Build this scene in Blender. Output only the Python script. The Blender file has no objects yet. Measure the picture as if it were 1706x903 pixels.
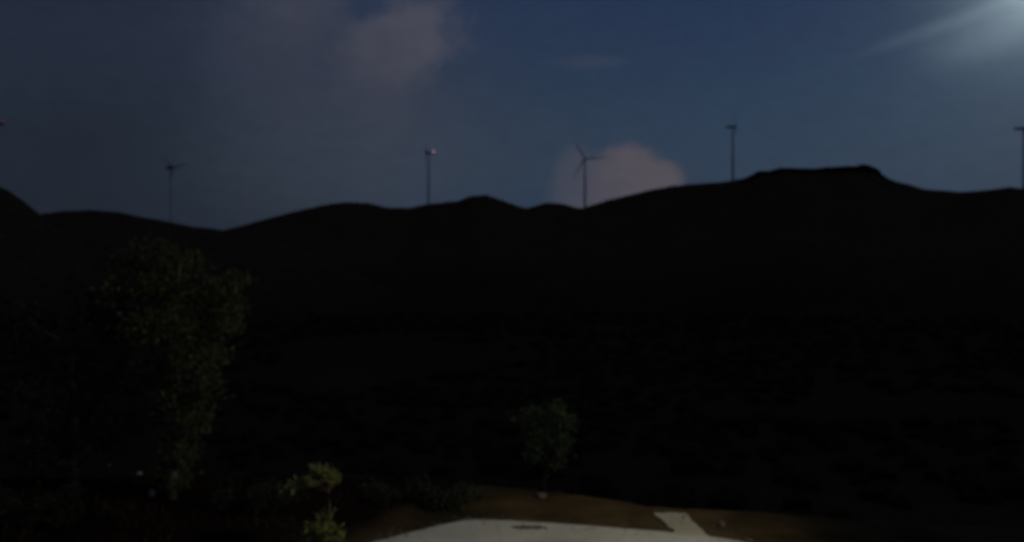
import bpy, bmesh, math, random
import numpy as np
from mathutils import Vector, Matrix
R = math.radians
random.seed(7); rng = np.random.default_rng(7)
scene = bpy.context.scene
col = scene.collection
F = 1339.0; CX = 853.0; CY = 451.5; CH = 6.0       # focal length in photo pixels, image centre, eye height

# ------------------------------------------------------------------ camera
cam = bpy.data.cameras.new('camera'); cam.sensor_width = 36; cam.lens = 36*F/1706
cam.clip_start = 0.1; cam.clip_end = 20000
co = bpy.data.objects.new('camera', cam); col.objects.link(co)
co.location = (0, 0, CH); co.rotation_euler = (R(90), 0, 0); scene.camera = co
scene.view_settings.view_transform = 'Standard'; scene.view_settings.look = 'None'
scene.view_settings.gamma = 1; scene.view_settings.exposure = 0
scene.view_settings.use_curve_mapping = False
scene.render.engine = 'CYCLES'
scene.cycles.pixel_filter_type = 'BLACKMAN_HARRIS'
scene.cycles.filter_width = 2.6
cam.dof.use_dof = True; cam.dof.focus_distance = 3.0; cam.dof.aperture_fstop = 1.6   # hand-held phone, focused too near
scene.cycles.max_bounces = 6

# ------------------------------------------------------------------ sky
SUN_EL, SUN_ROT = R(-3.0), R(115)
world = bpy.data.worlds.new("World"); scene.world = world; world.use_nodes = True
wt = world.node_tree; wt.nodes.clear()
def N(t, kind, **kw):
    n = t.nodes.new(kind)
    for k, v in kw.items(): setattr(n, k, v)
    return n
def mth(t, op, a, b=None, c=None, clamp=False):
    n = N(t, 'ShaderNodeMath', operation=op, use_clamp=clamp)
    for i, v in enumerate((a, b, c)):
        if v is None: continue
        if isinstance(v, (int, float)): n.inputs[i].default_value = v
        else: t.links.new(v, n.inputs[i])
    return n.outputs[0]
def mixc(t, f, a, b, mode='MIX'):
    n = N(t, 'ShaderNodeMix', data_type='RGBA', blend_type=mode)
    for i, v in ((0, f), (6, a), (7, b)):
        if isinstance(v, (int, float)): n.inputs[i].default_value = v
        elif isinstance(v, tuple): n.inputs[i].default_value = (*v, 1)
        else: t.links.new(v, n.inputs[i])
    return n.outputs[2]
def srgb(r, g, b):
    f = lambda c: (c/255/12.92) if c/255 <= .04045 else ((c/255+.055)/1.055)**2.4
    return (f(r), f(g), f(b))
tc = N(wt, 'ShaderNodeTexCoord')
sep = N(wt, 'ShaderNodeSeparateXYZ'); wt.links.new(tc.outputs['Generated'], sep.inputs[0])
DX, DY, DZ = sep.outputs
az = mth(wt, 'ARCTAN2', DX, DY)                  # compass angle, 0 = north (+Y)
el = mth(wt, 'ARCSINE', DZ)
def noise(scale, detail=5, rough=.55, sx=1, sz=1, off=0):
    m = N(wt, 'ShaderNodeMapping'); wt.links.new(tc.outputs['Generated'], m.inputs[0])
    m.inputs['Scale'].default_value = (sx, sx, sz); m.inputs['Location'].default_value = (off, off*.7, off*.3)
    n = N(wt, 'ShaderNodeTexNoise'); wt.links.new(m.outputs[0], n.inputs['Vector'])
    n.inputs['Scale'].default_value = scale; n.inputs['Detail'].default_value = detail; n.inputs['Roughness'].default_value = rough
    return n.outputs['Fac']
def step(v, a, b):
    n = N(wt, 'ShaderNodeMapRange', interpolation_type='SMOOTHSTEP')
    wt.links.new(v, n.inputs[0]); n.inputs[1].default_value = a; n.inputs[2].default_value = b
    return n.outputs[0]
def azel(px, py):
    u = (px-CX)/F; v = (CY-py)/F
    return math.atan(u), math.atan(v*math.cos(math.atan(u)))
nz3 = noise(34, 6, .65, off=5); nz = noise(7, 5); nz2 = noise(13, 4, off=3)
def blob(px, py, wx, wy, soft=.5, wob=.5, tilt=0.):
    """one cloud or painted glare streak: centre and half-size in the sky, edge broken by noise"""
    a0, e0 = azel(px, py)
    da = mth(wt, 'SUBTRACT', az, a0); de = mth(wt, 'SUBTRACT', el, e0)
    c, s = math.cos(tilt), math.sin(tilt)
    p = mth(wt, 'MULTIPLY_ADD', da, c*F/wx, mth(wt, 'MULTIPLY', de, s*F/wx))
    q = mth(wt, 'MULTIPLY_ADD', de, c*F/wy, mth(wt, 'MULTIPLY', da, -s*F/wy))
    d = mth(wt, 'SQRT', mth(wt, 'ADD', mth(wt, 'MULTIPLY', p, p), mth(wt, 'MULTIPLY', q, q)))
    d = mth(wt, 'ADD', d, mth(wt, 'MULTIPLY', mth(wt, 'SUBTRACT', mth(wt, 'ADD', nz, nz2), 1.0), wob*2))
    d = mth(wt, 'ADD', d, mth(wt, 'MULTIPLY', mth(wt, 'SUBTRACT', nz3, .5), wob*1.1))
    return step(d, 1+soft, 1-soft)
sky = N(wt, 'ShaderNodeTexSky', sky_type='NISHITA'); sky.sun_disc = False
sky.sun_elevation = SUN_EL; sky.sun_rotation = SUN_ROT; sky.altitude = 300
SKYK = 1.0
clear = N(wt, 'ShaderNodeVectorMath', operation='SCALE'); wt.links.new(sky.outputs[0], clear.inputs[0]); clear.inputs['Scale'].default_value = SKYK
# deep twilight blue of the clear air over the Nishita sky
c = mixc(wt, .85, clear.outputs[0], srgb(39, 61, 84))
# grey cloud deck thickening towards the west (left) and lighter in the middle
deckm = mth(wt, 'ADD', step(az, .30, -.28), mth(wt, 'MULTIPLY', mth(wt, 'SUBTRACT', nz, .5), .35), clamp=True)
deckc = mixc(wt, step(az, -.10, -.52), srgb(51, 61, 75), srgb(33, 40, 51))
c = mixc(wt, deckm, c, deckc)
low = mth(wt, 'MULTIPLY', step(el, .13, .02), step(az, .05, -.3))
c = mixc(wt, mth(wt, 'MULTIPLY', low, .5), c, srgb(32, 38, 47))
# the top of the view behind the deck
top = mth(wt, 'MULTIPLY', step(el, .12, .34), mth(wt, 'MULTIPLY_ADD', step(az, -.45, -.1), .35, .25))
c = mixc(wt, top, c, srgb(31, 45, 76))
# single clouds
for (px, py, wx, wy, so, wo, ti, colr, op) in (
    (480, 15, 85, 60, .85, .8, 0, (68, 70, 82), .6),
    (665, 70, 90, 62, .5, .8, .35, (76, 76, 88), .85),
    (640, 140, 48, 70, .9, .6, 0, (66, 67, 80), .5),
    (590, 210, 150, 130, .95, .5, 0, (58, 62, 74), .45),
    (470, 90, 110, 90, .95, .6, 0, (54, 58, 72), .5),
    (1048, 335, 78, 86, .22, .5, -.35, (82, 78, 86), .95),
    (1010, 300, 34, 44, .35, .4, 0, (76, 74, 84), .6),
    (957, 300, 36, 52, .45, .4, 0, (68, 71, 84), .8),
    (995, 345, 66, 34, .6, .4, 0, (72, 72, 84), .6),
    (985, 103, 55, 9, .8, .5, 0, (58, 66, 86), .5),
    (100, 60, 240, 80, .8, .5, 0, (44, 50, 66), .3),
    (-4200, 80, 400, 160, .6, .9, 0, (60, 66, 80), .7),
    (3300, 60, 500, 170, .6, .9, 0, (60, 66, 80), .7)):
    c = mixc(wt, mth(wt, 'MULTIPLY', blob(px, py, wx, wy, so, wo, ti), op), c, srgb(*colr))
# lens glare painted into the sky at the upper right: glow and streaks
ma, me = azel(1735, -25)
glare_dir = Vector((math.sin(ma)*math.cos(me), math.cos(ma)*math.cos(me), math.sin(me)))
dp = N(wt, 'ShaderNodeVectorMath', operation='DOT_PRODUCT'); wt.links.new(tc.outputs['Generated'], dp.inputs[0]); dp.inputs[1].default_value = glare_dir
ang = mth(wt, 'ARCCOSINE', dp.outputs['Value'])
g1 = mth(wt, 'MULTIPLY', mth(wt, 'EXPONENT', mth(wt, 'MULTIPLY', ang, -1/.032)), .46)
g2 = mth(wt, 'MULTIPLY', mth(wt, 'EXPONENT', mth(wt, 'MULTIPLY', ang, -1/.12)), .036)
flare_streak = blob(1645, 14, 115, 9, .95, .12, .24)
flare_patch = blob(1640, 62, 60, 26, .95, .3, .22)
g = mth(wt, 'ADD', mth(wt, 'ADD', g1, g2), mth(wt, 'MULTIPLY', mth(wt, 'ADD', flare_streak, flare_patch), .04))
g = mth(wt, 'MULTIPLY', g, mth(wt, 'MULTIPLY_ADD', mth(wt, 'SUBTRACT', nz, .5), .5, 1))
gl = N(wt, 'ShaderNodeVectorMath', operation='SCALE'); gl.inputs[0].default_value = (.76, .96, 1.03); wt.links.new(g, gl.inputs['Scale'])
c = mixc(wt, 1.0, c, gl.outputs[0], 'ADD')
# fine mottling of thin cloud
mot = noise(38, 4, .6, 1, 2.2, 9)
mm = mth(wt, 'MULTIPLY_ADD', mth(wt, 'SUBTRACT', mot, .5), .22, 1)
sc = N(wt, 'ShaderNodeVectorMath', operation='SCALE'); wt.links.new(c, sc.inputs[0]); wt.links.new(mm, sc.inputs['Scale'])
bg = N(wt, 'ShaderNodeBackground'); bg.inputs['Strength'].default_value = 1.0
wt.links.new(sc.outputs[0], bg.inputs['Color'])
wo_ = N(wt, 'ShaderNodeOutputWorld'); wt.links.new(bg.outputs[0], wo_.inputs['Surface'])

# faint sun lamp added to match the painted glare, from behind the hills
sl = bpy.data.lights.new('added_faint_sun', 'SUN'); sl.energy = .03; sl.angle = R(3); sl.color = (.8, .9, 1)
so_ = bpy.data.objects.new('added_faint_sun', sl); col.objects.link(so_)
so_.rotation_euler = glare_dir.to_track_quat('Z', 'Y').to_euler()

# ------------------------------------------------------------------ helpers
def tag(o, label=None, cat=None, group=None, kind=None):
    if label: o['label'] = label
    if cat: o['category'] = cat
    if group: o['group'] = group
    if kind: o['kind'] = kind
    return o
def empty(name, loc=(0, 0, 0), rz=0):
    o = bpy.data.objects.new(name, None); col.objects.link(o); o.location = loc; o.rotation_euler = (0, 0, rz); o.empty_display_size = .3
    return o
def mesh_obj(name, verts, faces, mat, parent=None, smooth=False):
    me = bpy.data.meshes.new(name); me.from_pydata([tuple(v) for v in verts], [], [tuple(f) for f in faces]); me.update()
    if smooth: me.polygons.foreach_set('use_smooth', [True]*len(me.polygons))
    me.materials.append(mat)
    o = bpy.data.objects.new(name, me); col.objects.link(o)
    if parent: o.parent = parent
    return o
def bm_obj(name, bm, mat, parent=None, smooth=False):
    me = bpy.data.meshes.new(name); bm.to_mesh(me); bm.free()
    if smooth: me.polygons.foreach_set('use_smooth', [True]*len(me.polygons))
    me.materials.append(mat)
    o = bpy.data.objects.new(name, me); col.objects.link(o)
    if parent: o.parent = parent
    return o
def ground(px, py, z=0.0):
    Y = (CH-z)*F/(py-CY)
    return Vector(((px-CX)/F*Y, Y, z))
def at(px, py, Y):
    return Vector(((px-CX)/F*Y, Y, CH+(CY-py)/F*Y))
def material(name, base, rough=.8, base2=None, scale=5., bump=0., bscale=30., spec=.3, metallic=0., detail=6):
    m = bpy.data.materials.new(name); m.use_nodes = True; t = m.node_tree
    b = t.nodes['Principled BSDF']; b.inputs['Roughness'].default_value = rough
    b.inputs['Specular IOR Level'].default_value = spec; b.inputs['Metallic'].default_value = metallic
    tcn = N(t, 'ShaderNodeTexCoord')
    n = N(t, 'ShaderNodeTexNoise'); n.inputs['Scale'].default_value = scale; n.inputs['Detail'].default_value = detail
    t.links.new(tcn.outputs['Object'], n.inputs['Vector'])
    rp = N(t, 'ShaderNodeValToRGB'); rp.color_ramp.elements[0].position = .35; rp.color_ramp.elements[1].position = .68
    rp.color_ramp.elements[0].color = (*base, 1); rp.color_ramp.elements[1].color = (*(base2 or tuple(x*1.3 for x in base)), 1)
    t.links.new(n.outputs['Fac'], rp.inputs[0]); t.links.new(rp.outputs[0], b.inputs['Base Color'])
    if bump:
        n2 = N(t, 'ShaderNodeTexNoise'); n2.inputs['Scale'].default_value = bscale; n2.inputs['Detail'].default_value = 6
        t.links.new(tcn.outputs['Object'], n2.inputs['Vector'])
        bp = N(t, 'ShaderNodeBump'); bp.inputs['Strength'].default_value = bump; bp.inputs['Distance'].default_value = .05
        t.links.new(n2.outputs['Fac'], bp.inputs['Height']); t.links.new(bp.outputs[0], b.inputs['Normal'])
    return m
def vnoise(x, y, seed=0):
    """cheap smooth value noise on arrays"""
    xi = np.floor(x).astype(np.int64); yi = np.floor(y).astype(np.int64); xf = x-xi; yf = y-yi
    def h(a, b):
        n = (a*374761393 + b*668265263 + seed*1442695041) & 0xffffffff
        n = ((n ^ (n >> 13))*1274126177) & 0xffffffff
        return ((n ^ (n >> 16)) & 0xffff)/65535.0
    u = xf*xf*(3-2*xf); v = yf*yf*(3-2*yf)
    return (h(xi, yi)*(1-u)+h(xi+1, yi)*u)*(1-v)+(h(xi, yi+1)*(1-u)+h(xi+1, yi+1)*u)*v
def fbm(x, y, seed=0, o=4):
    s = 0; a = .5
    for i in range(o):
        s = s + a*(vnoise(x*2**i, y*2**i, seed+i)-.5); a *= .5
    return s

M_leaf = material('leaf_olive', (.034, .036, .011), .6, (.085, .085, .028), 3.5, spec=.25)
M_leafg = material('leaf_deep_green', (.018, .032, .009), .6, (.036, .056, .016), 4, spec=.2)
M_leafy = material('leaf_yellow_green', (.09, .095, .022), .6, (.20, .205, .055), 6, spec=.25)
M_leafd = material('leaf_dark', (.014, .018, .008), .6, (.028, .032, .013), 3, spec=.2)
M_bark = material('bark', (.06, .045, .03), .9, (.13, .1, .07), 9, .6, 40)
M_barkr = material('reddish_stem', (.10, .055, .04), .85, (.15, .09, .06), 12, .4, 50)
M_hill = material('hill_scrub', (.030, .030, .022), 1., (.055, .050, .036), .02, spec=0.)
M_wood = material('woodland_leaf', (.040, .022, .012), 1., (.060, .034, .018), .05, spec=0.)
M_tower = material('turbine_paint', (.80, .80, .80), .5, (.85, .85, .85), .3)
M_blade = material('blade_paint', (.55, .56, .57), .5, (.6, .61, .62), .3)
M_nac = material('nacelle_paint', (.16, .17, .18), .5, (.19, .20, .21), .3)
M_metal = material('galvanised_steel', (.3, .31, .32), .45, (.38, .39, .4), 4, metallic=.6)
M_stone = material('pale_stone', (.42, .39, .33), .8, (.55, .52, .46), 9, .5, 30)
M_dstone = material('dark_stone', (.09, .07, .055), .9, (.15, .12, .10), 9, .5, 30)
M_grass = material('dry_grass', (.045, .036, .018), .8, (.08, .065, .03), 2, spec=.1)
def emissive(name, colr, s):
    m = bpy.data.materials.new(name); m.use_nodes = True; b = m.node_tree.nodes['Principled BSDF']
    b.inputs['Base Color'].default_value = (*colr, 1); b.inputs['Emission Color'].default_value = (*colr, 1); b.inputs['Emission Strength'].default_value = s
    return m
M_red = emissive('red_obstruction_lamp', (1, .42, .52), .95)
M_redd = emissive('red_obstruction_lamp_dim', (1, .16, .34), .10)
M_lamp = emissive('lamp_glass', (.9, .96, 1), 30)

# ------------------------------------------------------------------ terrain: one sheet, terrace > slope > valley > hills
def pl(pts):
    xs = np.array([math.atan((p[0]-CX)/F) for p in pts]); v = np.array([(CY-p[1])/F for p in pts])
    return xs, v*np.cos(xs)
ridges = [
 # (outline, distance, width near, width far)
 (pl([(-900, 330), (-500, 290), (-250, 268), (-100, 280), (-40, 296), (0, 310), (15, 317), (40, 335), (68, 357), (110, 385), (180, 430), (300, 520)]), 820, 300, 300),
 (pl([(-200, 420), (0, 372), (68, 357), (100, 352), (160, 349), (200, 354), (250, 363), (300, 374), (340, 380), (390, 384), (450, 395), (520, 420), (700, 500)]), 1000, 330, 320),
 (pl([(100, 480), (300, 400), (380, 382), (420, 371), (480, 355), (540, 341), (575, 337), (612, 338), (650, 346), (685, 346), (715, 339), (760, 335), (785, 326), (812, 325), (845, 337), (878, 348), (920, 362), (1050, 420), (1200, 500)]), 1360, 450, 300),
 (pl([(700, 470), (800, 380), (850, 356), (880, 346), (908, 338), (930, 338), (955, 344), (980, 350), (1050, 390), (1200, 480)]), 1500, 300, 300),
 (pl([(800, 440), (900, 372), (940, 354), (975, 345), (1010, 334), (1040, 327), (1080, 317), (1120, 310), (1170, 306), (1220, 301), (1242, 298), (1256, 292), (1272, 287), (1300, 283), (1400, 281), (1440, 279), (1456, 283), (1467, 291), (1480, 297), (1500, 304), (1540, 315), (1600, 320), (1640, 317), (1680, 312), (1706, 314), (1850, 322), (2100, 290), (2600, 320), (3500, 380)]), 1300, 520, 400)]
edge_pts = [(-400, 800), (0, 800), (400, 798), (640, 800), (700, 803), (760, 808), (900, 822), (1080, 846), (1200, 852), (1350, 862), (1500, 872), (1706, 885), (2200, 905)]
_ea = np.array([math.atan((p[0]-CX)/F) for p in edge_pts]); _er = np.array([CH*F/(p[1]-CY)/math.cos(math.atan((p[0]-CX)/F)) for p in edge_pts])
def smooth01(t): t = np.clip(t, 0, 1); return t*t*(3-2*t)
def terrain(x, y):
    r = np.hypot(x, y); a = np.arctan2(x, y)
    re = np.interp(a, _ea, _er)
    back = smooth01((np.abs(a)-.85)/.6); re = re*(1-back)+70*back
    re = re + .8*fbm(x*.4, y*.4, 5)
    d = r-re
    drop = np.where(d > 0, np.minimum(d*d/3.0, d*.52-.2*0), 0)
    drop = np.where(d > 1.5, d*.52-.03, drop)
    D = 42+16*fbm(x/180, y/180, 11)*2
    z = -D*(1-np.exp(-np.maximum(drop, 0)/D))
    z = z + np.where(d > 3, smooth01((d-3)/40), 0)*8*fbm(x/35, y/35, 21)
    z = z + np.where(d <= 1, 1, 0)*(.03*fbm(x*.8, y*.8, 31)-0.0)
    out = z
    base = z
    for k, ((xs, tv), dist, wn, wf) in enumerate(ridges):
        e = np.interp(a, xs, tv)
        e = np.where(a < xs[0], tv[0]*.8, e); e = np.where(a > xs[-1], tv[-1]*.8, e)
        Rr = dist*(1+.05*np.sin(a*9+k*1.7))
        top_ = CH+e*Rr
        t = np.where(r < Rr, (Rr-r)/wn, (r-Rr)/wf)
        g = np.where(t < 1, 1-np.minimum(t, 1)**1.35, 0)
        amp = smooth01(t*3)                                     # spurs and gullies on the flanks, crest left as it is
        hgt = base + (top_-base)*g + amp*g*(34*fbm(x/150, y/150, 41+k)+10*fbm(x/40, y/40, 51+k)) + 1.3*g*fbm(x/14, y/14, 61+k)*2
        out = np.where((g > 0) & (hgt > out), hgt, out)
    far = smooth01((r-1800)/1500)
    return out*(1-far) + far*(20*fbm(x/600, y/600, 71)-10)
azs = np.concatenate([np.linspace(-math.pi, -.72, 70, endpoint=False), np.linspace(-.72, .72, 640, endpoint=False), np.linspace(.72, math.pi, 70, endpoint=False)])
rs = np.concatenate([np.linspace(1.5, 15, 20, endpoint=False), np.linspace(15, 30, 60, endpoint=False), np.geomspace(30, 600, 60, endpoint=False), np.linspace(600, 1700, 120, endpoint=False), np.geomspace(1700, 12000, 14)])
A, RR = np.meshgrid(azs, rs); X = RR*np.sin(A); Y = RR*np.cos(A); Z = terrain(X, Y)
na, nr = len(azs), len(rs)
V = np.stack([X.ravel(), Y.ravel(), Z.ravel()], 1).tolist(); V.append([0, 0, 0])
Fc = []
for i in range(nr-1):
    for j in range(na):
        k = (j+1) % na
        Fc.append((i*na+j, i*na+k, (i+1)*na+k, (i+1)*na+j))
for j in range(na): Fc.append((len(V)-1, (j+1) % na, j))
# ground material: bare brown earth on the terrace, scrub on the slopes and hills
mg = material('earth_and_scrub', (.05, .033, .015), .95, (.095, .063, .030), .9, .5, 9, spec=0.)
t = mg.node_tree; b = t.nodes['Principled BSDF']; src = b.inputs['Base Color'].links[0].from_socket
g_ = N(t, 'ShaderNodeNewGeometry'); ln = N(t, 'ShaderNodeVectorMath', operation='LENGTH'); t.links.new(g_.outputs['Position'], ln.inputs[0])
mr = N(t, 'ShaderNodeMapRange'); mr.inputs[1].default_value = 26; mr.inputs[2].default_value = 40; t.links.new(ln.outputs['Value'], mr.inputs[0])
n3 = N(t, 'ShaderNodeTexNoise'); n3.inputs['Scale'].default_value = .02; n3.inputs['Detail'].default_value = 8
t.links.new(g_.outputs['Position'], n3.inputs['Vector'])
sz_ = N(t, 'ShaderNodeSeparateXYZ'); t.links.new(g_.outputs['Position'], sz_.inputs[0])
mz = N(t, 'ShaderNodeMapRange'); mz.inputs[1].default_value = -30; mz.inputs[2].default_value = 30; t.links.new(sz_.outputs[2], mz.inputs[0])
valley = mixc(t, n3.outputs['Fac'], (.055, .028, .016), (.085, .044, .026))        # darker tone of the low ground
slopes = mixc(t, n3.outputs['Fac'], (.075, .042, .022), (.12, .070, .038))        # lighter tone higher up
scr = mixc(t, mz.outputs[0], valley, slopes)
# patches of darker damp soil and moss on the terrace
n4 = N(t, 'ShaderNodeTexNoise'); n4.inputs['Scale'].default_value = .35; n4.inputs['Detail'].default_value = 6
t.links.new(g_.outputs['Position'], n4.inputs['Vector'])
r4 = N(t, 'ShaderNodeMapRange'); r4.inputs[1].default_value = .48; r4.inputs[2].default_value = .62; t.links.new(n4.outputs['Fac'], r4.inputs[0])
e2 = mixc(t, r4.outputs[0], src, (.030, .024, .013))
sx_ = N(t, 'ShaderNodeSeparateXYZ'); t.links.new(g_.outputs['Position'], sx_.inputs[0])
# darker soil colour towards the left bank, ragged edge
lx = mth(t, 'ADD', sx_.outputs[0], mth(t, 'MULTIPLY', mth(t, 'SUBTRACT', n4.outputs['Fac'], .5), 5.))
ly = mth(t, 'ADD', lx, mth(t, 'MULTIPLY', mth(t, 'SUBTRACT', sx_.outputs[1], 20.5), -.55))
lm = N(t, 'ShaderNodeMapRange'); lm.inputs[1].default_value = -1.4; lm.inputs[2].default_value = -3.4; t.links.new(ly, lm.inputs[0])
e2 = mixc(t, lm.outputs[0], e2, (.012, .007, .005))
t.links.new(mixc(t, mr.outputs[0], e2, scr), b.inputs['Base Color'])
gnd = mesh_obj('ground', V, Fc, mg, smooth=True); tag(gnd, kind='structure')
_hc = {}
def hz(x, y): return float(terrain(np.array([x]), np.array([y]))[0])

# ------------------------------------------------------------------ concrete road and path
M_conc = material('pale_concrete', (.40, .38, .31), .85, (.50, .47, .40), .7, .25, 25, spec=.2)
t = M_conc.node_tree; b = t.nodes['Principled BSDF']; src = b.inputs['Base Color'].links[0].from_socket
tcn = N(t, 'ShaderNodeTexCoord'); n5 = N(t, 'ShaderNodeTexNoise'); n5.inputs['Scale'].default_value = 3.2; n5.inputs['Detail'].default_value = 9; n5.inputs['Roughness'].default_value = .7
t.links.new(tcn.outputs['Object'], n5.inputs['Vector'])
r5 = N(t, 'ShaderNodeMapRange'); r5.inputs[1].default_value = .5; r5.inputs[2].default_value = .75; r5.inputs[4].default_value = .55; t.links.new(n5.outputs['Fac'], r5.inputs[0])
cc = mixc(t, r5.outputs[0], src, (.25, .23, .17))
# hairline cracks and a few broad water stains
vo = N(t, 'ShaderNodeTexVoronoi', feature='DISTANCE_TO_EDGE'); vo.inputs['Scale'].default_value = .55
wn = N(t, 'ShaderNodeVectorMath', operation='MULTIPLY_ADD'); t.links.new(n5.outputs['Color'], wn.inputs[0]); wn.inputs[1].default_value = (.35, .35, 0); t.links.new(tcn.outputs['Object'], wn.inputs[2])
t.links.new(wn.outputs[0], vo.inputs['Vector'])
ck = N(t, 'ShaderNodeMapRange'); ck.inputs[1].default_value = .004; ck.inputs[2].default_value = .016; ck.inputs[3].default_value = .22; ck.inputs[4].default_value = 0; t.links.new(vo.outputs['Distance'], ck.inputs[0])
cc = mixc(t, ck.outputs[0], cc, (.08, .07, .05))
n6 = N(t, 'ShaderNodeTexNoise'); n6.inputs['Scale'].default_value = .45; n6.inputs['Detail'].default_value = 5; t.links.new(tcn.outputs['Object'], n6.inputs['Vector'])
r6 = N(t, 'ShaderNodeMapRange'); r6.inputs[1].default_value = .52; r6.inputs[2].default_value = .7; r6.inputs[4].default_value = .45; t.links.new(n6.outputs['Fac'], r6.inputs[0])
cc = mixc(t, r6.outputs[0], cc, (.24, .23, .16))
t.links.new(cc, b.inputs['Base Color'])
M_path = M_conc.copy(); M_path.name = 'old_concrete'; [n_ for n_ in M_path.node_tree.nodes if n_.type == 'VALTORGB'][0].color_ramp.elements[0].color = (.34, .31, .21, 1); [n_ for n_ in M_path.node_tree.nodes if n_.type == 'VALTORGB'][0].color_ramp.elements[1].color = (.42, .38, .27, 1)
def slab(name, outline, z0, z1, mat):
    bm = bmesh.new()
    vs = [bm.verts.new((p.x, p.y, z1)) for p in outline]
    f = bm.faces.new(vs)
    if f.normal.z < 0: f.normal_flip()
    r_ = bmesh.ops.extrude_face_region(bm, geom=[f])
    for v in [g for g in r_['geom'] if isinstance(g, bmesh.types.BMVert)]: v.co.z = z0
    bmesh.ops.recalc_face_normals(bm, faces=bm.faces)
    return bm_obj(name, bm, mat)
def dense(pts, n=8, j=.02):
    P = []
    for a, b2 in zip(pts[:-1], pts[1:]):
        for i in range(n):
            p = a.lerp(b2, i/n); P.append(p+Vector((random.uniform(-j, j), random.uniform(-j, j), 0)))
    P.append(pts[-1]); return P
ZS = .045
road_px = [(470, 960), (560, 923), (625, 903), (660, 894), (700, 884), (745, 873), (775, 867.5), (795, 866), (850, 868), (920, 872), (1000, 878), (1080, 884), (1165, 891.5), (1225, 901), (1280, 913), (1400, 940)]
rp_ = dense([ground(px, py, ZS) for px, py in road_px], 6, .012)
road = slab('concrete_road', rp_ + [Vector((9, 9, ZS)), Vector((9, 3, ZS)), Vector((-9, 3, ZS)), Vector((-9, 9, ZS))], -.3, ZS, M_conc); tag(road, kind='structure')
pth = [(1126, 889), (1116, 879), (1104, 868), (1088, 855.5), (1118, 854.5), (1143, 855.5), (1152, 866), (1166, 880), (1182, 894), (1150, 893)]
pz = ZS+.004
path = slab('concrete_path', dense([ground(px, py, pz) for px, py in pth], 5, .035), -.25, pz, M_path); tag(path, kind='structure')

# ------------------------------------------------------------------ leaves, tubes, trees
def tube(path_, radii, seg=8):
    bm = bmesh.new(); rings = []
    for i, (p, r_) in enumerate(zip(path_, radii)):
        d = (path_[min(i+1, len(path_)-1)]-path_[max(i-1, 0)]).normalized()
        q = d.to_track_quat('Z', 'Y').to_matrix()
        rings.append([bm.verts.new(p+q@Vector((math.cos(2*math.pi*k/seg)*r_, math.sin(2*math.pi*k/seg)*r_, 0))) for k in range(seg)])
    for a, b2 in zip(rings[:-1], rings[1:]):
        for k in range(seg): bm.faces.new((a[k], a[(k+1) % seg], b2[(k+1) % seg], b2[k]))
    bm.faces.new(rings[-1]); bm.faces.new(list(reversed(rings[0])))
    return bm
def add_tube(bm, path_, radii, seg=8):
    b2 = tube(path_, radii, seg); me = bpy.data.meshes.new('t'); b2.to_mesh(me); b2.free(); bm.from_mesh(me); bpy.data.meshes.remove(me)
def leaves(clumps, per, size, flat=.6, droop=0.):
    """clumps = (centre, radius vector); leaf = folded 4-gon pair"""
    V, Fx = [], []
    for c, rad, dens in clumps:
        n = int(per*dens)
        for _ in range(n):
            while True:
                p = Vector((random.uniform(-1, 1), random.uniform(-1, 1), random.uniform(-1, 1)))
                if p.length <= 1: break
            p = p*(.55+.45*p.length)*(1.45 if random.random() < .22 else 1)
            pos = c+Vector((p.x*rad.x, p.y*rad.y, p.z*rad.z))
            d = Vector((random.gauss(0, 1), random.gauss(0, 1), random.gauss(0, flat)-droop)).normalized()
            s = d.cross(Vector((random.gauss(0, .5), random.gauss(0, .5), 1))).normalized()
            up = d.cross(s)
            L = size*random.uniform(.6, 1.3); w = L*.24
            i = len(V)
            V += [pos, pos+d*L*.5+s*w+up*w*.3, pos+d*L-up*L*.08, pos+d*L*.5-s*w+up*w*.3]
            Fx += [(i, i+1, i+2), (i, i+2, i+3)]
    return V, Fx
def make_tree(name, base, spec, trunk_top, r0, per, size, leafm, label, cat='tree', group=None, lean=.12, nl=None, rel_limbs=True, flat=.6, barkm=None, droop=0.):
    """spec = list of (world centre, radius vector, density)"""
    root = empty(name, base); B = Vector(base)
    tag(root, label, cat, group)
    top_ = Vector(trunk_top)-B
    pts = []; k = 9
    for i in range(k+1):
        f = i/k; pts.append(top_*f+Vector((math.sin(f*5)*lean*f*(1-f)*3, math.cos(f*4)*lean*(1-f)*f*2, 0)))
    bm = tube(pts, [r0*(1.25 if i == 0 else 1)*(1-.75*i/k) for i in range(k+1)], 9)
    bm_obj('trunk', bm, barkm or M_bark, root, True)
    cl = [(Vector(c)-B, Vector(r_)*1.12, d) for c, r_, d in spec]
    for c, rr, d in cl:
        bm = bmesh.new()
        hgt = max(.15, min(.95, (c.z-rr.z*1.2)/max(top_.z, .1)))
        i = int(hgt*k); p0 = pts[i]
        add_tube(bm, [p0, p0.lerp(c, .35)+Vector((0, 0, .06*top_.z*.3)), p0.lerp(c, .7), c], [r0*.42*(1-hgt*.5), r0*.28*(1-hgt*.5), r0*.16, r0*.06], 6)
        for q in range(4):
            e = c+Vector((random.uniform(-1, 1)*rr.x, random.uniform(-1, 1)*rr.y, random.uniform(-.8, 1)*rr.z))*.85
            add_tube(bm, [p0.lerp(c, .7), c.lerp(e, .5), e], [r0*.12, r0*.07, r0*.02], 5)
        bm_obj('limb', bm, barkm or M_bark, root, True)
    V_, F_ = leaves(cl, per, size, flat, droop)
    mesh_obj('crown', V_, F_, leafm, root)
    return root
def C(px, py, Y, rx, ry, rz, d=1): return (at(px, py, Y), (rx, ry, rz), d)

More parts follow.
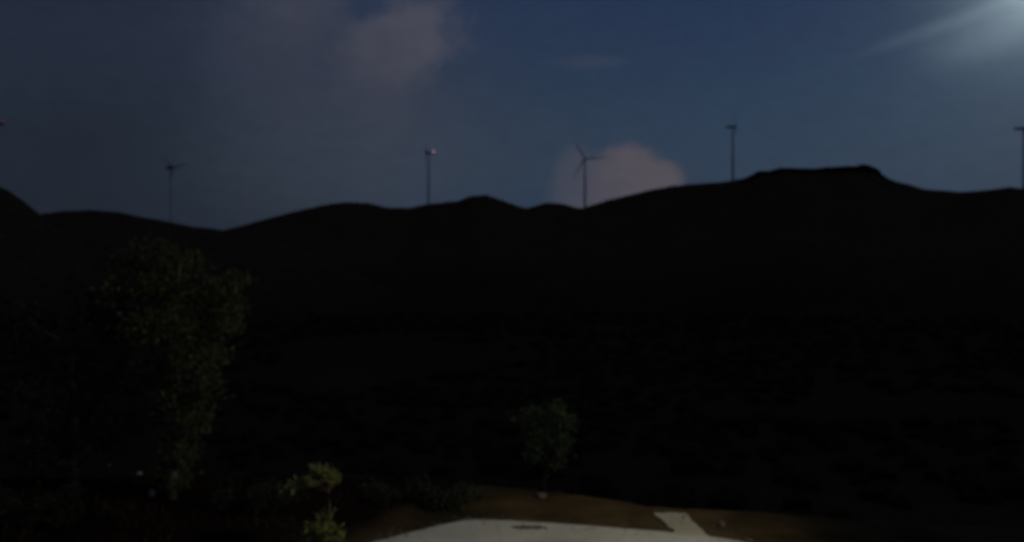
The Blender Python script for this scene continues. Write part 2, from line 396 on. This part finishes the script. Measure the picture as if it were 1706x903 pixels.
# the large tree on the left, top-heavy, leaning to the right
tb = ground(285, 832)
spec = []
Yt = tb.y
for (px, py, rx, rz) in ((225, 432, .45, .38), (270, 425, .5, .4), (318, 440, .45, .35), (205, 480, .45, .4), (255, 478, .6, .45), (310, 485, .6, .45), (365, 478, .5, .33), (392, 468, .3, .22),
    (395, 508, .28, .25), (375, 520, .45, .35), (340, 540, .5, .4), (290, 545, .6, .45), (240, 545, .5, .45), (385, 545, .3, .22), (355, 590, .4, .35), (320, 600, .5, .42), (270, 610, .55, .45), (235, 620, .35, .4),
    (345, 645, .35, .35), (305, 665, .5, .42), (262, 680, .45, .4), (330, 700, .4, .38), (290, 730, .45, .38), (315, 755, .3, .25), (275, 775, .32, .3), (300, 800, .3, .22)):
    dy = random.uniform(-.9, .9)
    spec.append(C(px+random.uniform(-4, 4), py, Yt+dy, rx, .6, rz, rx*rz/.16))
tree = make_tree('broadleaf_tree', tb, spec, at(300, 440, Yt), .13, 330, .15, M_leaf, 'tall leafy tree at the left, its crown leaning right and faintly lit from the right')
# darker companion further left
tb2 = ground(120, 812)
spec = [C(120+random.uniform(-95, 95), 640+random.uniform(-130, 130), tb2.y+random.uniform(-1, 1), .55, .6, .45, 1.3) for _ in range(22)]
make_tree('broadleaf_tree', tb2, spec, at(125, 560, tb2.y), .14, 260, .16, M_leafd, 'almost black bushy tree nearest the left edge, left of the tall leafy tree')
# sapling beyond the road
sb = ground(905, 818)
spec = [C(px, py, sb.y+random.uniform(-.3, .3), rx, .35, rz, rx*rz/.09) for px, py, rx, rz in ((885, 695, .42, .3), (925, 688, .42, .3), (945, 708, .28, .3), (905, 722, .42, .32), (935, 740, .3, .35), (890, 752, .3, .28), (925, 772, .25, .22))]
make_tree('young_tree', sb, spec, at(912, 705, sb.y), .04, 230, .11, M_leafg, 'small young tree with dim green crown at the far earth edge beyond the road', lean=.05, barkm=M_leafd)
# shrub with the yellow green leaves
pb = ground(545, 922)
spec = [C(px, py, pb.y+random.uniform(-.15, .15), rx, .22, rz, d) for px, py, rx, rz, d in ((535, 783, .22, .06, .8), (552, 796, .16, .12, 1.2), (515, 800, .2, .12, .5), (490, 810, .2, .08, .35), (540, 858, .18, .05, .3), (530, 880, .25, .12, 1), (555, 885, .16, .1, 1.2), (518, 905, .25, .12, 1), (560, 905, .2, .1, .9))]
make_tree('shrub', pb, spec, at(552, 790, pb.y), .035, 150, .13, M_leafy, 'shrub with yellow green leaf tufts on a reddish stem left of the concrete road', 'shrub', lean=.04, barkm=M_barkr)
# low dark bushes along the left bank
for (px, py, w, h, lab) in ((745, 842, .7, .32, 'low dark bush touching the rounded left corner of the concrete road'),
                       (430, 850, .9, .55, 'low dark bush on the bank between the tall leafy tree and the yellow green shrub'),
                       (640, 838, 1.0, .42, 'low spreading dark bush on the bank behind the left end of the concrete road'),
                       (60, 868, 1.2, .6, 'wide dark bush at the bottom left corner of the view')):
    g0 = ground(px, py)
    spec = [(g0+Vector((random.uniform(-w, w), random.uniform(-.5, .5), random.uniform(.15, h))), (.3, .3, .2), 1) for _ in range(10)]
    make_tree('bush', g0, spec, g0+Vector((.05, 0, h)), .03, 160, .11, M_leafd, lab, 'bush', lean=.02)

# stones
def rock(name, px, py, s, mat, label, z=0., group=None):
    bm = bmesh.new(); bmesh.ops.create_icosphere(bm, subdivisions=3, radius=1)
    ph = random.uniform(0, 9)
    for v in bm.verts:
        n = 1+.18*math.sin(v.co.x*3+ph)+.14*math.sin(v.co.y*4+ph*2)+.1*math.sin(v.co.z*5+v.co.x*4+ph)
        v.co = Vector((v.co.x*s[0], v.co.y*s[1], v.co.z*s[2]))*n
        if v.co.z < -s[2]*.45: v.co.z = -s[2]*.45
    o = bm_obj(name, bm, mat, None, True); g0 = ground(px, py); o.location = g0+Vector((0, 0, s[2]*.4+z)); tag(o, label, 'stone', group); return o
rock('stone', 254, 827, (.06, .06, .13), M_stone, 'brightest pale stone at the foot of the tall leafy tree')
rock('stone', 233, 790, (.08, .06, .035), M_stone, 'small flat pale stone left of the foot of the tall leafy tree')
rock('stone', 182, 777, (.06, .05, .04), M_dstone, 'faint grey stone, leftmost and smallest on the dark bank')
rock('stone', 903, 829, (.16, .1, .08), M_dstone, 'grey stone at the foot of the small young tree')
rock('stone', 1203, 877, (.10, .08, .07), M_dstone, 'small grey stone on brown earth right of the concrete path')

# dark leafy twig lying on the road
tw = empty('fallen_twig', ground(881, 880.5, ZS)); tag(tw, 'dark leafy twig lying flat on the pale concrete road', 'twig')
bm = bmesh.new()
add_tube(bm, [Vector((-.42, .03, .02)), Vector((-.1, -.02, .035)), Vector((.2, .02, .03)), Vector((.42, -.04, .02))], [.006, .01, .012, .014], 6)
bm_obj('stem', bm, M_bark, tw, True)
lv, lf = leaves([(Vector((-.1+.16*i-.15, .03*math.sin(i*2), .025)), Vector((.13, .09, .015)), 1) for i in range(4)], 30, .07, .1)
lv = [Vector((v.x, v.y, max(.006, v.z))) for v in lv]
mesh_obj('leaves', lv, lf, M_leafd, tw)

# ground cover on the terrace and the bank
road_poly = [(p.x, p.y) for p in rp_]+[(9, 9), (9, 3), (-9, 3), (-9, 9)]
path_poly = [(ground(px, py).x, ground(px, py).y) for px, py in pth]
def inside(x, y, P):
    c_ = False; j = len(P)-1
    for i in range(len(P)):
        if (P[i][1] > y) != (P[j][1] > y) and x < (P[j][0]-P[i][0])*(y-P[i][1])/(P[j][1]-P[i][1])+P[i][0]: c_ = not c_
        j = i
    return c_
GV, GF = [], []
cnt = 0
while cnt < 9000:
    x = random.uniform(-19, 17); y = random.uniform(12, 26)
    dens = .5+.28*(math.sin(x*1.9+math.sin(y*1.3)*2)+math.sin(y*2.3+x*.7))*.9
    if random.random() > dens**2*1.3*(1 if x < -4 or x > 6 else .35): continue
    if inside(x, y, road_poly) or inside(x, y, path_poly): continue
    z = 0.; h = random.uniform(.04, .16)*(1.6 if x < -4 else 1); a = random.uniform(0, 6.3); w = .008
    dx, dy = random.gauss(0, .4)*h, random.gauss(0, .4)*h
    i = len(GV); GV += [(x-w*math.cos(a), y-w*math.sin(a), z-.01), (x+w*math.cos(a), y+w*math.sin(a), z-.01), (x+dx, y+dy, z+h)]; GF.append((i, i+1, i+2)); cnt += 1
GV = np.array(GV, float); GV[:, 2] += np.repeat(terrain(GV[::3, 0], GV[::3, 1]), 3)
gr = mesh_obj('grass', GV, GF, M_grass); tag(gr, 'sparse dry grass and weeds on the brown earth beside the concrete road', 'grass', kind='stuff')

# grit and small stones spilling along the concrete edges
GP, GS = [], []
edge = [Vector((x_, y_, 0)) for x_, y_ in road_poly[:-4]] + [Vector((x_, y_, 0)) for x_, y_ in path_poly]
for _ in range(1400):
    e_ = random.choice(edge); x = e_.x+random.gauss(0, .28); y = e_.y+random.gauss(.02, .22)
    on = inside(x, y, road_poly) or inside(x, y, path_poly)
    if on and random.random() < .85: continue
    q = random.uniform(.006, .02)*(1 if random.random() < .93 else 2.2)
    GP.append((x, y, (ZS+.006 if on else 0.012)+q*.3)); GS.append((q*1.2, q, q*.7))
ico = bmesh.new(); bmesh.ops.create_icosphere(ico, subdivisions=1, radius=1); iv = np.array([v.co[:] for v in ico.verts]); ifc = np.array([[v.index for v in f.verts] for f in ico.faces]); ico.free()
GP = np.array(GP); GS = np.array(GS)
VV = (iv[None]*(1+rng.uniform(-.25, .25, (len(GP), len(iv), 1)))*GS[:, None, :]+GP[:, None, :]).reshape(-1, 3); FF = (ifc[None]+(np.arange(len(GP))*len(iv))[:, None, None]).reshape(-1, 3)
o = mesh_obj('gravel', VV, FF, M_dstone); tag(o, 'brown grit and pebbles along the edges of the concrete road and path', 'gravel', kind='stuff')

# ------------------------------------------------------------------ woods on the hills (one mass)
ico = bmesh.new(); bmesh.ops.create_icosphere(ico, subdivisions=1, radius=1); iv = np.array([v.co[:] for v in ico.verts]); ifc = np.array([[v.index for v in f.verts] for f in ico.faces]); ico.free()
def crowns(P, S):
    n = len(P); nv = len(iv)
    jit = 1+rng.uniform(-.35, .35, (n, nv, 1))
    VV = (iv[None]*jit*S[:, None, :]+P[:, None, :]).reshape(-1, 3)
    FF = (ifc[None]+(np.arange(n)*nv)[:, None, None]).reshape(-1, 3)
    return VV, FF
n = 16000
aa = rng.uniform(-.68, .68, n); rr_ = np.sqrt(rng.uniform(90**2, 1500**2, n)); x = rr_*np.sin(aa); y = rr_*np.cos(aa)
keep = fbm(x/90, y/90, 80)+.5 > .42; x, y = x[keep], y[keep]; rr_ = rr_[keep]
z = terrain(x, y)
# keep scrub on the open crests low so that the outline stays smooth
tan_el = (z-CH)/np.hypot(x, y)
s = rng.uniform(1.6, 3.2, len(x))*np.where(rr_ < 300, .9, 1.)
near_ridge = np.zeros(len(x), bool)
for (xs, tv), dist, wn, wf in ridges: near_ridge |= (np.interp(np.arctan2(x, y), xs, tv)-tan_el) < .006
s = np.where(near_ridge, s*.3, s)
P1 = np.stack([x, y, z+s*.3], 1); S1 = np.stack([s*1.2, s*1.2, s*.9], 1)
VV, FF = crowns(P1, S1)
o = mesh_obj('hillside_scrub', VV, FF, M_wood); tag(o, 'dark scrub and trees covering the valley side and hills as one mass', 'scrub', kind='stuff')
# wood on the flat hilltop at the right: taller crowns seen as one ragged mass
def tl(px): return float(np.interp(px, [1225, 1240, 1252, 1265, 1280, 1300, 1330, 1355, 1380, 1400, 1425, 1438, 1452, 1463, 1470, 1482], [300, 296, 290, 283, 284, 278, 279, 280, 277, 276, 275, 272, 275, 281, 291, 299]))
P, S = [], []
for _ in range(1500):
    px = random.uniform(1228, 1480); a = math.atan((px-CX)/F); Rr = 1300*(1+.05*math.sin(a*9+4*1.7))+random.uniform(-55, 15)
    x0, y0 = Rr*math.sin(a), Rr*math.cos(a); z0 = hz(x0, y0)
    ztop = CH+(CY-tl(px))/F*y0
    hgt = ztop-z0
    if hgt < .3: continue
    hgt = max(hgt, 2.)
    k = random.uniform(.55, 1.0)**.5; rad = min(3.0, max(.8, hgt*.4))*random.uniform(.5, 1)
    zz = random.uniform(z0+rad*.6, max(z0+rad*.7, z0+hgt*k-rad*.8))
    P.append((x0, y0, zz)); S.append((rad, rad, rad*.8))
VV, FF = crowns(np.array(P), np.array(S))
o = mesh_obj('hilltop_wood', VV, FF, M_wood); tag(o, 'ragged dark wood along the flat top of the highest hill at the right', 'wood', kind='stuff')

# ------------------------------------------------------------------ wind turbines
def blade_mesh(L):
    bm = bmesh.new(); st = [(0, .9, .9, 0), (.04, .95, .9, 0), (.12, 1.5, .6, .35), (.2, 1.9, .45, .3), (.4, 1.35, .3, .18), (.7, .8, .18, .08), (.93, .42, .1, .03), (1, .08, .04, 0)]
    rings = []
    for f, ch, th, tw_ in st:
        ring = []
        for k in range(10):
            a = 2*math.pi*k/10; p = Vector((math.cos(a)*ch*.85+ch*.2, math.sin(a)*th, 0)); p = Matrix.Rotation(tw_, 3, 'Z')@p
            ring.append(bm.verts.new((p.x, p.y, f*L)))
        rings.append(ring)
    for a_, b_ in zip(rings[:-1], rings[1:]):
        for k in range(10): bm.faces.new((a_[k], a_[(k+1) % 10], b_[(k+1) % 10], b_[k]))
    bm.faces.new(rings[-1]); bm.faces.new(list(reversed(rings[0])))
    return bm
me_cache = {}
def turbine(px, py_base, py_hub, Y, yaw, phase, label, light=None, L=40., lm=None, slim=1.):
    """hub axis points along local -Y turned by yaw"""
    hub = at(px, py_hub, Y); zb = hz(hub.x, hub.y)-2
    root = empty('wind_turbine', (hub.x, hub.y, zb), yaw); tag(root, label, 'wind turbine', 'wind turbines along the ridge')
    H = hub.z-zb
    bm = bmesh.new(); prof = [(2.3, 0), (2.2, H*.3), (1.9, H*.6), (1.5, H-1.8)]
    rings = [[bm.verts.new((math.cos(2*math.pi*k/20)*r_*slim, math.sin(2*math.pi*k/20)*r_*slim, z_)) for k in range(20)] for r_, z_ in prof]
    for a_, b_ in zip(rings[:-1], rings[1:]):
        for k in range(20): bm.faces.new((a_[k], a_[(k+1) % 20], b_[(k+1) % 20], b_[k]))
    bm.faces.new(rings[-1]); bm_obj('tower', bm, M_tower, root, True)
    bm = bmesh.new(); bmesh.ops.create_cube(bm, size=1)
    for v in bm.verts:
        v.co = Vector((v.co.x*3.6*(1 if v.co.y < 0 else .8), v.co.y*14.5+4.0, v.co.z*(3.9 if v.co.y < 0 else 3.0)+H+.2))
    bmesh.ops.bevel(bm, geom=bm.edges[:], offset=.6, segments=3, affect='EDGES'); n_ = bm_obj('nacelle', bm, M_nac, root, True)
    bm = tube([Vector((0, -3, H)), Vector((0, -4.2, H)), Vector((0, -5.4, H)), Vector((0, -6.2, H))], [1.5, 1.7, 1.3, .3], 14); bm_obj('hub', bm, M_nac, root, True)
    for k in range(3):
        key = L
        if key not in me_cache:
            bm = blade_mesh(L); me = bpy.data.meshes.new('blade'); bm.to_mesh(me); bm.free(); me.materials.append(M_blade); me.polygons.foreach_set('use_smooth', [True]*len(me.polygons)); me_cache[key] = me
        b_ = bpy.data.objects.new('blade', me_cache[key]); col.objects.link(b_); b_.parent = root
        b_.location = (0, -4.3, H); b_.rotation_euler = (0, phase+k*2*math.pi/3, 0)
    if light is not None:
        bm = bmesh.new(); bmesh.ops.create_uvsphere(bm, u_segments=16, v_segments=10, radius=1)
        for v in bm.verts:
            v.co = Vector((v.co.x*light[2], v.co.y*light[2], v.co.z*light[2]*.9)) + Vector((light[0], light[1], H+3.1))
        bm_obj('obstruction_light', bm, lm or M_red, root, True)
    return root
turbine(714, 338, 255, 1405, R(-76), R(176), 'wind turbine with a glowing red light on its head, on the ridge left of centre', (0, 9.0, 1.5), 34)
turbine(974.5, 345, 264, 1376, R(-12), R(90), 'wind turbine in front of the pale cloud with one blade pointing level to the right', None, 39)
turbine(1221, 300, 211, 1284, R(70), R(4), 'wind turbine seen side-on at the left end of the flat wooded hilltop', None, 26)
turbine(285, 374, 279, 905, R(48), R(-50), 'faint distant wind turbine above the low saddle on the left', None, 19, None, .62)
turbine(-9, 330, 206, 980, R(-84), R(20), 'wind turbine at the left edge of the view showing only its red light', (0, 9.0, 1.2), 26, M_redd)
turbine(1705.5, 314, 214, 1090, R(75), R(6), 'wind turbine half cut by the right edge of the view', None, 22, None, .8)

# ------------------------------------------------------------------ street lamp just outside the frame on the right
LH = Vector((8.6, 12.2, 10.4))
sp_ = empty('street_lamp', (10.4, 12.6, hz(10.4, 12.6))); tag(sp_, 'grey steel street lamp with a lit head, right of the concrete road', 'street lamp')
B = Vector(sp_.location)
bm_obj('pole', tube([Vector((0, 0, -.3)), Vector((0, 0, .6)), Vector((0, 0, .65)), Vector((0, 0, 9.6)), ], [.13, .12, .09, .06], 14), M_metal, sp_, True)
bm_obj('arm', tube([Vector((0, 0, 9.5)), Vector((-.25, -.05, 10.1)), Vector((-.8, -.18, 10.42)), LH-B+Vector((.25, .05, .03))], [.045, .04, .035, .03], 10), M_metal, sp_, True)
bm = bmesh.new(); bmesh.ops.create_cube(bm, size=1)
for v in bm.verts: v.co = Vector((v.co.x*.62, v.co.y*(.26 if v.co.x > 0 else .2), v.co.z*.1+.06))
bmesh.ops.bevel(bm, geom=bm.edges[:], offset=.03, segments=3, affect='EDGES')
hd = bm_obj('lamp_head', bm, M_metal, sp_, True); hd.location = LH-B
bm = bmesh.new(); bmesh.ops.create_cube(bm, size=1)
for v in bm.verts: v.co = Vector((v.co.x*.34, v.co.y*.15, v.co.z*.02-.005))
gl_ = bm_obj('diffuser', bm, M_lamp, hd)
ld = bpy.data.lights.new('street_light', 'SPOT'); ld.energy = 2850; ld.color = (1, .93, .74); ld.spot_size = R(96); ld.spot_blend = .9; ld.shadow_soft_size = .15
lo = bpy.data.objects.new('street_light', ld); col.objects.link(lo); lo.parent = sp_; lo.location = LH-B+Vector((0, 0, -.06))
lo.rotation_euler = (LH-Vector((-4.5, 19, 1.2))).to_track_quat('Z', 'Y').to_euler()
